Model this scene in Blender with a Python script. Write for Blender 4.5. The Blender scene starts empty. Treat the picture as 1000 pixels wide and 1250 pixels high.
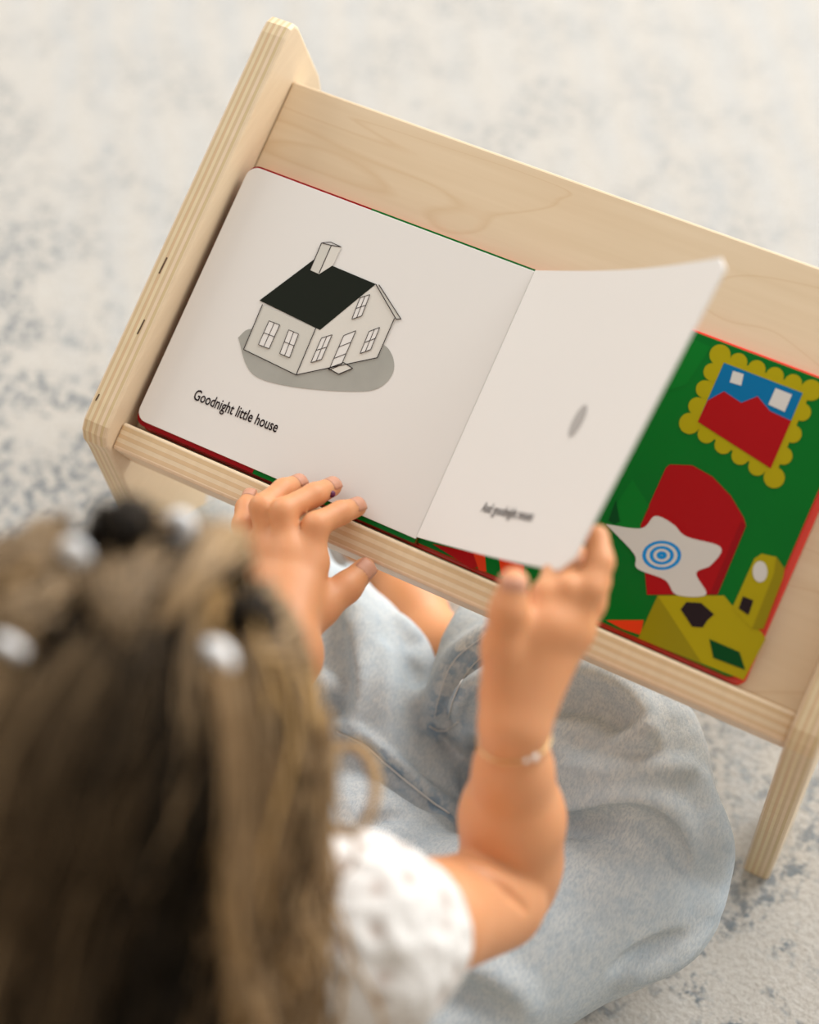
import bpy, math, random
import numpy as np
from mathutils import Vector, Matrix
random.seed(7); rng = np.random.default_rng(7)
scene = bpy.context.scene
C = scene.collection

# ------------------------------------------------------------------ camera, world, light, exposure
CAM = np.array([0.42208, -0.35341, 1.01906])
RM = np.array([[0.8834112628, 0.4635208563, -0.0687964864],
               [0.3772942586, -0.7906452095, -0.4822128110],
               [-0.2779093075, 0.4000357089, -0.8733486408]])   # rows: camera right, down, forward
cam_d = bpy.data.cameras.new('camera'); cam = bpy.data.objects.new('camera', cam_d); C.objects.link(cam)
rt, dn, fw = RM
M = Matrix(((rt[0], -dn[0], -fw[0], CAM[0]), (rt[1], -dn[1], -fw[1], CAM[1]), (rt[2], -dn[2], -fw[2], CAM[2]), (0, 0, 0, 1)))
cam.matrix_world = M
cam_d.sensor_fit = 'VERTICAL'; cam_d.sensor_height = 30.0; cam_d.sensor_width = 24.0; cam_d.lens = 50.0
cam_d.clip_start = 0.02
cam_d.dof.use_dof = True; cam_d.dof.focus_distance = 0.935; cam_d.dof.aperture_fstop = 2.1
scene.camera = cam
scene.view_settings.view_transform = 'Standard'; scene.view_settings.look = 'None'
scene.view_settings.gamma = 1.0; scene.view_settings.use_curve_mapping = False
scene.view_settings.exposure = 0.10
w = bpy.data.worlds.new('daylit_room'); scene.world = w; w.use_nodes = True
bg = w.node_tree.nodes['Background']; bg.inputs[0].default_value = (1.0, 0.985, 0.965, 1); bg.inputs[1].default_value = 0.62
def area(name, loc, target, sx, sy, energy, col):
    l = bpy.data.lights.new(name, 'AREA'); l.shape = 'RECTANGLE'; l.size = sx; l.size_y = sy; l.energy = energy; l.color = col
    o = bpy.data.objects.new(name, l); C.objects.link(o); o.location = loc
    o.rotation_euler = (Vector(target) - Vector(loc)).to_track_quat('-Z', 'Y').to_euler(); return o
area('window_daylight_rear', (0.9, 2.9, 1.35), (0.2, 0.0, 0.15), 3.2, 2.6, 190, (1.0, 0.99, 0.975))
area('window_daylight_side', (-2.1, 0.9, 1.7), (0.2, 0.0, 0.2), 1.7, 1.6, 27, (1.0, 0.99, 0.975))

# ------------------------------------------------------------------ coordinate helpers
F = 2083.0; TILT = 0.37381; Z0 = 0.219; PW = 0.178; PH = 0.1574
CT, ST = math.cos(TILT), math.sin(TILT)
def P(x, y, z):                       # point of the place at height z
    v = RM.T @ np.array([(x-500)/F, (y-625)/F, 1.0]); return CAM + (z-CAM[2])/v[2]*v
def B(u, v, h):                       # sloping board frame -> world
    return np.array([u, v*CT-h*ST, Z0+v*ST+h*CT])
def BI(x, y, h):                      # board coordinates (u, v) on the layer at height h above the page plane
    d = RM.T @ np.array([(x-500)/F, (y-625)/F, 1.0]); o = CAM-np.array([0, 0, Z0])
    eh = np.array([0, -ST, CT]); ev = np.array([0, CT, ST])
    s = (h-o@eh)/(d@eh); p = o+s*d; return (p[0], p@ev)
def BH(x, y, h):
    u, v = BI(x, y, h); return B(u, v, h)

# ------------------------------------------------------------------ materials
def mat(name, base, rough=0.6, spec=0.5, sss=0.0, metallic=0.0):
    m = bpy.data.materials.new(name); m.use_nodes = True
    b = m.node_tree.nodes['Principled BSDF']
    b.inputs['Base Color'].default_value = (*base, 1); b.inputs['Roughness'].default_value = rough
    b.inputs['Specular IOR Level'].default_value = spec; b.inputs['Metallic'].default_value = metallic
    if sss: 
        b.inputs['Subsurface Weight'].default_value = sss; b.inputs['Subsurface Radius'].default_value = (1.0, .35, .2); b.inputs['Subsurface Scale'].default_value = 0.006
    return m
class NT:
    def __init__(s, m): s.m = m; s.t = m.node_tree; s.b = s.t.nodes['Principled BSDF']
    def n(s, typ, **kw):
        o = s.t.nodes.new(typ)
        for k, v in kw.items():
            if k.startswith('i_'): o.inputs[k[2:].replace('_', ' ')].default_value = v
            else: setattr(o, k, v)
        return o
    def l(s, a, b): s.t.links.new(a, b)
    def ramp(s, fac, stops, interp='LINEAR'):
        r = s.t.nodes.new('ShaderNodeValToRGB'); r.color_ramp.interpolation = interp
        e = r.color_ramp.elements
        while len(e) < len(stops): e.new(0.5)
        for el, (p, c) in zip(e, stops): el.position = p; el.color = (*c, 1)
        s.l(fac, r.inputs[0]); return r.outputs[0]
    def mix(s, fac, a, b, mode='MIX'):
        r = s.t.nodes.new('ShaderNodeMix'); r.data_type = 'RGBA'; r.blend_type = mode
        for val, i in ((fac, 0), (a, 6), (b, 7)):
            if hasattr(val, 'is_linked'): s.l(val, r.inputs[i])
            elif i == 0: r.inputs[0].default_value = val
            else: r.inputs[i].default_value = (*val, 1)
        return r.outputs[2]
    def coord(s, scale=(1, 1, 1), rot=(0, 0, 0), kind='Object'):
        tc = s.n('ShaderNodeTexCoord'); mp = s.n('ShaderNodeMapping')
        mp.inputs['Scale'].default_value = scale; mp.inputs['Rotation'].default_value = rot
        s.l(tc.outputs[kind], mp.inputs[0]); return mp.outputs[0]
    def noise(s, vec, scale, detail=3, rough=.5, dist=0.0):
        o = s.n('ShaderNodeTexNoise'); o.inputs['Scale'].default_value = scale; o.inputs['Detail'].default_value = detail
        o.inputs['Roughness'].default_value = rough; o.inputs['Distortion'].default_value = dist
        s.l(vec, o.inputs['Vector']); return o.outputs['Fac']
    def bump(s, h, strength, dist):
        o = s.n('ShaderNodeBump'); o.inputs['Strength'].default_value = strength; o.inputs['Distance'].default_value = dist
        s.l(h, o.inputs['Height'])
        if s.b.inputs['Normal'].is_linked: s.l(s.b.inputs['Normal'].links[0].from_socket, o.inputs['Normal'])
        s.l(o.outputs[0], s.b.inputs['Normal'])
    def col(s, c): s.l(c, s.b.inputs['Base Color'])
    def math(s, op, a, b=None):
        o = s.n('ShaderNodeMath', operation=op)
        for i, v in enumerate((a, b)):
            if v is None: continue
            if hasattr(v, 'is_linked'): s.l(v, o.inputs[i])
            else: o.inputs[i].default_value = v
        return o.outputs[0]

def ply_material(name, axis, plies, thick, offset):
    # birch plywood: plies stacked along the local axis, face veneer grain across
    m = mat(name, (.75, .6, .42), .42, .4); n = NT(m)
    tc = n.n('ShaderNodeTexCoord'); sp = n.n('ShaderNodeSeparateXYZ'); n.l(tc.outputs['Object'], sp.inputs[0])
    t = n.math('DIVIDE', n.math('ADD', sp.outputs[axis], offset), thick)
    wob = n.noise(n.coord((18, 18, 18)), 1.0, 2)
    t2 = n.math('ADD', t, n.math('MULTIPLY', n.math('SUBTRACT', wob, .5), .03))
    stops = []
    light, dark = (.79, .64, .435), (.67, .49, .29)
    k = plies
    for i in range(k):
        a = i/k; c = light if i % 2 == 0 else dark
        c = tuple(x*random.uniform(.95, 1.04) for x in c)
        stops.append((a+.004, c))
        if i < k-1: stops.append((a+1/k-.022, c)); stops.append((a+1/k-.010, (.80, .68, .50) if i % 2 else (.58, .41, .24)))
    stops = stops[:32]
    edge = n.ramp(t2, stops)
    vec = n.coord((260, 30, 30) if axis != 'X' else (60, 30, 300))
    g = n.noise(vec, 1.0, 3)
    c = n.mix(n.math('MULTIPLY', g, .35), edge, (.52, .37, .21))
    n.col(c); n.bump(g, .12, .001)
    return m
def veneer_material(name):
    m = mat(name, (.76, .6, .4), .38, .45); n = NT(m)
    vec = n.coord((3.5, 11, 5)); g = n.noise(vec, 1.0, 2.0, .5, 1.2)
    ring = n.math('FRACT', n.math('MULTIPLY', g, 7.0))
    lines = n.ramp(ring, [(0, (1, 1, 1)), (.46, (.93, .93, .93)), (.5, (0, 0, 0)), (.56, (.85, .85, .85)), (1, (1, 1, 1))])
    fine = n.noise(n.coord((9, 190, 60)), 1.0, 3)
    c = n.mix(fine, (.67, .51, .325), (.765, .615, .43))
    c = n.mix(n.math('MULTIPLY', n.math('SUBTRACT', 1.0, lines), .30), c, (.55, .34, .15))
    n.col(c); n.bump(fine, .05, .0006)
    return m
M_ply_side = ply_material('birch_ply_side', 'X', 9, .0165, .0)
M_ply_ledge = ply_material('birch_ply_ledge', 'Y', 7, .0165, .0)
M_veneer = veneer_material('birch_veneer')
M_void = mat('ply_void', (.10, .06, .03), .8)
M_page = mat('matte_cream_board', (.76, .735, .70), .42, .35)
M_pagedge = mat('page_board_edge', (.80, .76, .68), .7)
M_red = mat('glossy_red_orange_cover', (.78, .045, .015), .25, .5)
M_dred = mat('print_deep_red', (.26, .004, .006), .22, .1)
M_red2 = mat('print_red', (.34, .004, .006), .22, .1)
M_org = mat('print_orange_red', (.62, .04, .008), .22, .1)
M_green = mat('print_green', (.002, .11, .012), .22, .1)
M_green2 = mat('print_light_green', (.002, .15, .015), .22, .1)
M_dgreen = mat('print_dark_green', (.001, .055, .010), .22, .1)
M_yel = mat('print_mustard', (.36, .29, .003), .22, .1)
M_yel2 = mat('print_olive_mustard', (.25, .20, .004), .22, .1)
M_blue = mat('print_blue', (.002, .13, .30), .22, .1)
M_blue2 = mat('print_bright_blue', (.01, .22, .55), .22, .1)
M_pgrey = mat('print_pale_grey', (.56, .53, .49), .3, .5)
M_ink = mat('print_ink', (.018, .010, .012), .5, .1)
M_roof = mat('print_roof_black', (.012, .015, .010), .5, .1)
M_wall = mat('print_wall_grey', (.60, .58, .52), .42)
M_wall2 = mat('print_wall_pale', (.68, .65, .59), .42)
M_ground = mat('print_ground_grey', (.36, .35, .31), .42)
n = NT(M_ground); gn = n.noise(n.coord((60, 60, 60)), 1, 4); n.col(n.mix(gn, (.30, .30, .265), (.42, .41, .37)))
n = NT(M_green); gn = n.noise(n.coord((9, 9, 9)), 1, 2); n.col(n.mix(gn, (.001, .090, .016), (.002, .165, .012)))

M_skin = mat('skin', (.66, .36, .225), .5, .4, .25); n = NT(M_skin)
g1 = n.noise(n.coord((22, 22, 22)), 1, 3); g2 = n.noise(n.coord((900, 900, 900)), 1, 2)
n.col(n.mix(g1, (.60, .255, .10), (.70, .34, .17))); n.bump(g2, .08, .0006)
M_nail = mat('finger_nail', (.62, .29, .19), .4, .25, .2)
M_mark = mat('purple_mark', (.10, .006, .06), .4)
M_lip = mat('lips', (.55, .2, .17), .45)
M_eye = mat('eye_white', (.8, .8, .8), .2); M_iris = mat('iris', (.06, .035, .02), .2)

M_denim = mat('faded_denim', (.45, .55, .62), .85, .2); n = NT(M_denim)
big = n.noise(n.coord((14, 14, 14)), 1, 3); mid = n.noise(n.coord((130, 130, 130)), 1, 4, .65)
c = n.mix(n.ramp(big, [(.35, (0, 0, 0)), (.68, (1, 1, 1))]), (.49, .535, .555), (.63, .645, .635))
c = n.mix(n.math('MULTIPLY', n.ramp(mid, [(.38, (1, 1, 1)), (.55, (0, 0, 0))]), .42), c, (.36, .44, .51))
tw = n.noise(n.coord((900, 300, 600), (0, 0, .7)), 1, 2, .6)
c = n.mix(n.math('MULTIPLY', n.ramp(tw, [(.36, (1, 1, 1)), (.58, (0, 0, 0))]), .60), c, (.36, .42, .47))
sf = n.n('ShaderNodeVertexColor', layer_name='seam_fade'); pk = n.noise(n.coord((105, 105, 105)), 1, 2)
c = n.mix(n.math('MULTIPLY', n.math('MULTIPLY', sf.outputs['Color'], n.ramp(pk, [(.47, (0, 0, 0)), (.56, (1, 1, 1))])), .75), c, (.15, .26, .38))
n.col(c); n.bump(tw, .5, .0008)
M_seam = mat('denim_seam_worn', (.23, .34, .46), .85, .2); n = NT(M_seam)
g = n.noise(n.coord((160, 160, 160)), 1, 3); n.col(n.mix(n.ramp(g, [(.38, (0, 0, 0)), (.62, (1, 1, 1))]), (.15, .26, .38), (.62, .69, .74)))
M_thread = mat('seam_thread', (.62, .62, .60), .7)

M_lace = mat('white_lace', (.86, .82, .76), .8, .2); n = NT(M_lace)
vo = n.n('ShaderNodeTexVoronoi'); vo.inputs['Scale'].default_value = 80; n.l(n.coord(), vo.inputs['Vector'])
vo2 = n.noise(n.coord((60, 60, 60)), 1, 3)
n.col(n.mix(n.ramp(vo.outputs['Distance'], [(.08, (1, 1, 1)), (.42, (0, 0, 0))]), (.66, .64, .61), (.40, .325, .28)))
n.bump(n.math('ADD', vo.outputs['Distance'], vo2), .9, .003)
M_hair = mat('light_brown_hair', (.3, .2, .12), .34, .16); n = NT(M_hair)
at = n.n('ShaderNodeVertexColor', layer_name='tone'); n.col(at.outputs['Color'])
M_elastic = mat('white_elastic', (.9, .9, .9), .2, .6)
M_gold = mat('gold_chain', (.75, .55, .28), .3, .5, 0, 1.0)
M_bead = mat('pearl_bead', (.85, .82, .78), .2)

M_rug = mat('faded_blue_cream_rug', (.7, .67, .6), .95, .1); n = NT(M_rug)
big = n.noise(n.coord((3.2, 3.2, 3.2)), 1, 3, .6, .6); med = n.noise(n.coord((17, 17, 17)), 1, 4, .62, .8); fine = n.noise(n.coord((125, 125, 125)), 1, 3, .65)
nub = n.noise(n.coord((300, 300, 300)), 1, 3, .7)
chev = n.n('ShaderNodeTexWave'); chev.inputs['Scale'].default_value = 9; chev.inputs['Distortion'].default_value = 3.0; chev.inputs['Detail'].default_value = 2
n.l(n.coord((1, 1, 1), (0, 0, -.6)), chev.inputs['Vector'])
base = n.mix(fine, (.50, .47, .42), (.60, .585, .55))
msk = n.math('MULTIPLY', n.ramp(med, [(.445, (0, 0, 0)), (.55, (1, 1, 1))]), n.ramp(fine, [(.46, (0, 0, 0)), (.57, (1, 1, 1))]))
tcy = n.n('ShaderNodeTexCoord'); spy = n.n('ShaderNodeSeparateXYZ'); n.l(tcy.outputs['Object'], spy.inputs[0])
washout = n.n('ShaderNodeMapRange', interpolation_type='SMOOTHSTEP'); n.l(spy.outputs['Y'], washout.inputs['Value'])      # pattern weakened towards the window: light wash-out put into the colour
for k_, v_ in (('From Min', -.05), ('From Max', .42), ('To Min', 1.0), ('To Max', .42)): washout.inputs[k_].default_value = v_
msk = n.math('MULTIPLY', msk, washout.outputs[0])
base = n.mix(n.math('MULTIPLY', msk, n.ramp(big, [(.34, (.35, .35, .35)), (.60, (.95, .95, .95))])), base, (.13, .165, .195))
base = n.mix(n.math('MULTIPLY', n.math('MULTIPLY', chev.outputs['Fac'], n.ramp(big, [(.45, (1, 1, 1)), (.6, (0, 0, 0))])), .22), base, (.42, .48, .53))
base = n.mix(n.math('MULTIPLY', n.ramp(nub, [(.3, (1, 1, 1)), (.55, (0, 0, 0))]), .42), base, (.30, .26, .22))
n.col(base); n.bump(nub, .4, .003)
M_floor = mat('oak_floorboards', (.42, .28, .16), .5)

# ------------------------------------------------------------------ object helpers
def tag(o, label=None, cat=None, group=None, kind=None):
    for k, v in (('label', label), ('category', cat), ('group', group), ('kind', kind)):
        if v: o[k] = v
    return o
def link(name, me, m=None, parent=None, loc=None):
    o = bpy.data.objects.new(name, me); C.objects.link(o)
    if m and hasattr(me, 'materials'):
        me.materials.append(m)
    if loc is not None: o.location = loc
    if parent: o.parent = parent; o.matrix_parent_inverse = Matrix.Translation(Vector(parent_world(parent))).inverted()
    return o
def parent_world(p):                  # world translation of a parent (mesh parts sit at the world origin unless noted)
    return Vector(WORLD.get(p.name, (0, 0, 0)))
WORLD = {}
def empty(name, loc):
    e = bpy.data.objects.new(name, None); C.objects.link(e); e.location = loc; WORLD[e.name] = tuple(loc); e.empty_display_size = .05; return e
def mesh(name, verts, faces, m, parent=None, smooth=False):
    me = bpy.data.meshes.new(name); me.from_pydata([tuple(map(float, v)) for v in verts], [], faces); me.update()
    o = link(name, me, m, parent)
    if smooth: me.polygons.foreach_set('use_smooth', np.ones(len(me.polygons), bool))
    return o
def np_mesh(name, V, Q, m, parent=None):
    me = bpy.data.meshes.new(name); me.vertices.add(len(V)); me.vertices.foreach_set('co', V.astype(np.float32).ravel())
    k = Q.shape[1]; me.loops.add(Q.size); me.loops.foreach_set('vertex_index', Q.astype(np.int32).ravel())
    me.polygons.add(len(Q)); me.polygons.foreach_set('loop_start', np.arange(0, Q.size, k, dtype=np.int32))
    me.polygons.foreach_set('use_smooth', np.ones(len(Q), bool)); me.update(calc_edges=True); me.validate()
    return link(name, me, m, parent)
def bevel(o, wd, seg=2, ang=.6):
    b = o.modifiers.new('bevel', 'BEVEL'); b.width = wd; b.segments = seg; b.limit_method = 'ANGLE'; b.angle_limit = ang
    return o
def prism(name, prof, axis_pts, m, parent):
    """prof: list of 3D points (one end), axis_pts: offset vector"""
    k = len(prof); a = [np.array(p) for p in prof]; b = [p+np.array(axis_pts) for p in a]
    return mesh(name, a+b, [list(range(k))[::-1], list(range(k, 2*k))]+[[i, (i+1) % k, k+(i+1) % k, k+i] for i in range(k)], m, parent)
def tube(name, pts, r, m, parent, seg=8, closed=False):
    pts = [np.array(p, float) for p in pts]; N = len(pts); V = []; Fc = []
    rs = r if hasattr(r, '__len__') else [r]*N
    up = np.array([.3, .2, .93])
    for i, p in enumerate(pts):
        a = pts[(i-1) % N] if (closed or i > 0) else p; b = pts[(i+1) % N] if (closed or i < N-1) else p
        t = b-a; t /= np.linalg.norm(t)+1e-12; s = np.cross(t, up); s /= np.linalg.norm(s)+1e-12; q = np.cross(s, t)
        for k in range(seg):
            an = 2*math.pi*k/seg; V.append(p+rs[i]*(math.cos(an)*s+math.sin(an)*q))
    for i in range(N if closed else N-1):
        for k in range(seg):
            j = (i+1) % N; Fc.append([i*seg+k, i*seg+(k+1) % seg, j*seg+(k+1) % seg, j*seg+k])
    if not closed: Fc += [list(range(seg))[::-1], list(range((N-1)*seg, N*seg))]
    return mesh(name, V, Fc, m, parent, True)
def spline(pts, per=8):
    pts = [np.array(p, float) for p in pts]; q = [2*pts[0]-pts[1]]+pts+[2*pts[-1]-pts[-2]]; out = []
    for i in range(1, len(q)-2):
        for k in range(per):
            t = k/per; a, b, c, d = q[i-1:i+3]
            out.append(.5*((2*b)+(-a+c)*t+(2*a-5*b+4*c-d)*t*t+(-a+3*b-3*c+d)*t**3))
    out.append(pts[-1]); return out

# ------------------------------------------------------------------ setting: floor and rug
fl = mesh('floor', [(-3, -3, -.016), (3, -3, -.016), (3, 3, -.016), (-3, 3, -.016), (-3, -3, -.06), (3, -3, -.06), (3, 3, -.06), (-3, 3, -.06)],
          [[0, 1, 2, 3], [7, 6, 5, 4], [0, 4, 5, 1], [1, 5, 6, 2], [2, 6, 7, 3], [3, 7, 4, 0]], M_floor)
tag(fl, kind='structure')
rx0, rx1, ry0, ry1 = -1.5, 1.6, -.85, 2.0
M_wallp = mat('warm_plaster', (.34, .29, .23), .9)
n = NT(M_wallp); n.bump(n.noise(n.coord((60, 60, 60)), 1, 4), .1, .002)
wb = prism('added_shade_wall', [(-3, -.95, -.016), (3, -.95, -.016), (3, -.95, 2.5), (-3, -.95, 2.5)], (0, -.1, 0), M_wallp, None); tag(wb, kind='structure')  # unseen wall, added to shade the camera-facing surfaces
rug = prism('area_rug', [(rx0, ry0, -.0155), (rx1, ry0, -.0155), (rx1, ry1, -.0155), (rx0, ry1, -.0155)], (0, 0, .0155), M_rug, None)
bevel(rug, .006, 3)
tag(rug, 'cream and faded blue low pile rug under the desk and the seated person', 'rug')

# ------------------------------------------------------------------ desk
desk = empty('book_desk', (0.19, 0.1, 0))
UI0, UI1, TH = -.0045, .3945, .0165
def side_panel(u_in, sgn):
    top_h = .0165; pts = []
    def vh(v, h): p = B(0, v, h); return (p[1], p[2])
    back = vh(.236, top_h-.010)
    # profile in (y, z): rounded back crest, straight sloping top, rounded front nose, front edge to the floor
    cr = [vh(.2275, top_h), vh(.234, top_h-.0008), vh(.2385, top_h-.004), vh(.2395, top_h-.010)]
    nose_c = vh(-.018, top_h)
    fr = [vh(.0, top_h), vh(-.012, top_h-.0004), vh(-.018, top_h-.003), vh(-.0225, top_h-.009), vh(-.0245, top_h-.017)]
    y_f, z_f = fr[-1]
    foot_y = y_f+.004
    prof = cr[::-1]+fr+[(foot_y, 0.0), (foot_y+.045, 0.0)]
    # inner arch of the panel
    yb, zb = cr[-1]
    prof += [(foot_y+.050, .06), (foot_y+.075, .095), (yb-.075, .105), (yb-.045, .08), (yb-.030, 0), (yb+.012, 0.0), (yb+.012, zb-.05)]
    u0 = u_in if sgn > 0 else u_in-TH
    me_pts = [(0, y, z) for y, z in prof]
    o = prism('side_panel', me_pts, (TH, 0, 0), M_ply_side, None)
    # keep own local X origin so the plies stack through its thickness
    o.location = (u0, 0, 0); o.parent = desk; o.matrix_parent_inverse = Matrix.Translation(desk.location).inverted()
    WORLD[o.name] = (u0, 0, 0); bevel(o, .0022, 3, .9); return o
pl = side_panel(UI0, -1); pr_ = side_panel(UI1, 1)
for px, py, ln in ((199, 324, .010), (172, 399, .009), (117, 484, .004)):
    u = UI0-TH*.55; a = None
    uu, vv = BI(px, py, .0165); vv = vv
    uu = min(max(uu, UI0-TH+.003), UI0-.003)
    pts = [B(uu-.0005, vv-ln/2, .0163), B(uu+.0004, vv-ln/2, .0163), B(uu+.0007, vv+ln/2, .0163), B(uu-.0001, vv+ln/2, .0163)]
    vm = prism('ply_void', pts, B(0, 0, .0004)-B(0, 0, 0), M_void, pl)
HB = -.0140
def slab(name, u0, u1, v0, v1, h0, h1, m, parent, loc_at=None, bev=.0012, seg=2):
    # local origin at (u0, v0, h0), rotated with the board so procedural plies follow the piece
    V = [(0, 0, 0), (u1-u0, 0, 0), (u1-u0, v1-v0, 0), (0, v1-v0, 0)]; V += [(x, y, h1-h0) for x, y, z in V]
    o = mesh(name, V, [[3, 2, 1, 0], [4, 5, 6, 7], [0, 1, 5, 4], [1, 2, 6, 5], [2, 3, 7, 6], [3, 0, 4, 7]], m, None)
    o.location = B(u0, v0, h0); o.rotation_euler = (TILT, 0, 0)
    if parent: o.parent = parent; o.matrix_parent_inverse = Matrix.Translation(Vector(parent_world(parent))).inverted()
    if bev: bevel(o, bev, seg)
    return o
slab('sloping_board', UI0+.0002, UI1-.0002, -.0045, .2155, HB-.0150, HB, M_veneer, desk, bev=.0015)
lg = slab('ledge', UI0+.0002, UI1-.0002, -.0205, -.0047, HB-.0150, .0022, M_ply_ledge, desk, bev=.0014)
for i in (0, 1): lg.data.vertices[i].co.y -= .0022
tag(desk, 'birch plywood sloped reading desk with two side panels and a front ledge', 'desk')

# ------------------------------------------------------------------ picture book
book = empty('picture_book', tuple(B(PW, 0, HB)))
def rounded(u0, u1, v0, v1, r, corners=(1, 1, 1, 1), seg=6):
    out = []
    for (cx, cy, a0), on in zip(((u0+r, v0+r, 180), (u1-r, v0+r, 270), (u1-r, v1-r, 0), (u0+r, v1-r, 90)), corners):
        if on:
            for k in range(seg+1):
                a = math.radians(a0+90*k/seg); out.append((cx+r*math.cos(a), cy+r*math.sin(a)))
        else:
            out.append({180: (u0, v0), 270: (u1, v0), 0: (u1, v1), 90: (u0, v1)}[a0])
    return out
def leaf(name, outline, h0, h1, m, parent=book, bev=0):
    o = prism(name, [B(u, v, h0) for u, v in outline], B(0, 0, h1-h0)-B(0, 0, 0), m, parent)
    if bev: bevel(o, bev, 2)
    return o
cv = leaf('cover', rounded(-.0005, 2*PW+.0085, -.0035, PH+.0035, .006), HB+.0002, HB+.0022, M_red, bev=.0006)
# stacked board leaves already turned (left) : alternate printed edges
hs = np.linspace(HB+.0024, -.0012, 7)
cols = [M_red, M_green, M_dred, M_green, M_dred, M_green, M_dred]
for i in range(6):
    sh = .0006*(5-i)
    leaf('board_leaf', rounded(.0001+sh*.3, PW-.0002, -.0022+sh*.1, PH+.0012, .006, (1, 0, 0, 1)), hs[i], hs[i+1]-.00012, cols[i])
# under-page print showing along the lower edge: red then green
leaf('board_leaf', rounded(.0002, .0775, -.0025, PH+.0012, .006, (1, 0, 0, 1)), -.00115, -.00085, M_dred)
leaf('board_leaf', rounded(.0777, PW-.0002, -.0025, PH+.0012, .004, (0, 0, 0, 0)), -.00115, -.00085, M_green)
lp = leaf('left_page', rounded(0, PW, 0, PH, .0065, (1, 0, 0, 1)), -.0008, 0, M_page, bev=.0002)
# right half : fewer leaves left, green spread on top
HR = -.0058
hs = np.linspace(HB+.0024, HR-.0010, 4)
for i in range(3):
    leaf('board_leaf', rounded(PW+.0005, 2*PW+.0045, -.0016, PH+.001, .006, (0, 1, 1, 0)), hs[i], hs[i+1]-.00012, (M_red, M_dred, M_org)[i])
rp = leaf('right_page', rounded(PW+.0003, 2*PW+.0045, -.0012, PH+.001, .006, (0, 1, 1, 0)), HR-.0009, HR, M_green, bev=.0002)

def decal(name, pts, h, m, parent, th=.00012):
    return prism(name, [B(u, v, h) for u, v in pts], B(0, 0, th)-B(0, 0, 0), m, parent)
def ccw(pts):
    a = sum(pts[i][0]*pts[(i+1) % len(pts)][1]-pts[(i+1) % len(pts)][0]*pts[i][1] for i in range(len(pts)))
    return pts if a > 0 else pts[::-1]
def pixprint(name, pix, h, m, parent, lift=.0, smooth=False):
    pts = [BI(x, y, h) for x, y in pix]
    if smooth: pts = [tuple(p) for p in spline(pts+[pts[0]], 6)[:-1]]
    return decal(name, ccw(pts), h+lift, m, parent)
def line(name, a, b, h, lift, wd, parent, m=M_ink):
    a = np.array(BI(*a, h)); b = np.array(BI(*b, h)); d = b-a; d /= np.linalg.norm(d); s = np.array([-d[1], d[0]])*wd/2
    return decal(name, ccw([tuple(a-s), tuple(b-s), tuple(b+s), tuple(a+s)]), h+lift, m, parent)
# --- generic little house drawing on the left page
L = .00008
pixprint('print_ground', [(291, 412), (304, 402), (330, 404), (400, 412), (460, 418), (478, 432), (480, 455), (462, 474), (430, 478), (370, 474), (322, 464), (302, 448)], 0, M_ground, lp, L, True)
pixprint('print_wall', [(321, 372), (386, 401), (362, 458), (298, 427)], 0, M_wall, lp, 2*L)
pixprint('print_wall', [(386, 401), (459, 348), (484, 388), (461, 437), (362, 458)], 0, M_wall2, lp, 2*L)
pixprint('print_roof', [(317, 367), (385, 316), (459, 347), (391, 403)], 0, M_roof, lp, 4*L)
pixprint('print_chimney', [(393, 297), (405, 300), (390, 335), (379, 330)], 0, M_wall, lp, 6*L)
pixprint('print_chimney', [(405, 300), (417, 302), (407, 324), (390, 335)], 0, M_wall2, lp, 6*L)
pixprint('print_roof_edge', [(459, 347), (463, 348), (490, 389), (484, 390)], 0, M_wall, lp, 5*L)
LW = .00042
for a, b in (((321, 372), (298, 427)), ((298, 427), (362, 458)), ((362, 458), (386, 401)), ((362, 458), (461, 437)), ((461, 437), (482, 389)),
             ((393, 297), (379, 330)), ((393, 297), (405, 300)), ((405, 300), (390, 334)), ((405, 300), (417, 302)), ((393, 297), (404, 296)), ((404, 296), (417, 302)),
             ((459, 347), (484, 390)), ((463, 348), (490, 390)), ((484, 390), (490, 390))):
    line('print_line', a, b, 0, 8*L, LW, lp)
def pix_window(p0, ex, ey, rows=2, colsn=2):
    p0 = np.array(p0, float); ex = np.array(ex, float); ey = np.array(ey, float)
    pixprint('print_window', [tuple(p0), tuple(p0+ex), tuple(p0+ex+ey), tuple(p0+ey)], 0, M_page, lp, 6*L)
    for k in range(colsn+1): line('print_line', tuple(p0+ex*k/colsn), tuple(p0+ex*k/colsn+ey), 0, 8*L, LW*.7, lp)
    for k in range(rows+1): line('print_line', tuple(p0+ey*k/rows), tuple(p0+ey*k/rows+ex), 0, 8*L, LW*.7, lp)
pix_window((329, 392), (13, 5), (-13, 29)); pix_window((353, 403), (12, 5), (-11, 29))
pix_window((393, 413), (13, -4), (-13, 30)); pix_window((440, 364), (12, -4), (-10, 26)); pix_window((451, 405), (13, -5), (-11, 27))
pix_window((420, 410), (15, -6), (-18, 42), 3, 1)
pixprint('print_step', [(401, 450), (420, 443), (431, 450), (414, 457)], 0, M_wall2, lp, 6*L)
for a, b in (((401, 450), (420, 443)), ((420, 443), (431, 450)), ((431, 450), (414, 457)), ((414, 457), (401, 450))): line('print_line', a, b, 0, 8*L, LW, lp)

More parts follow.
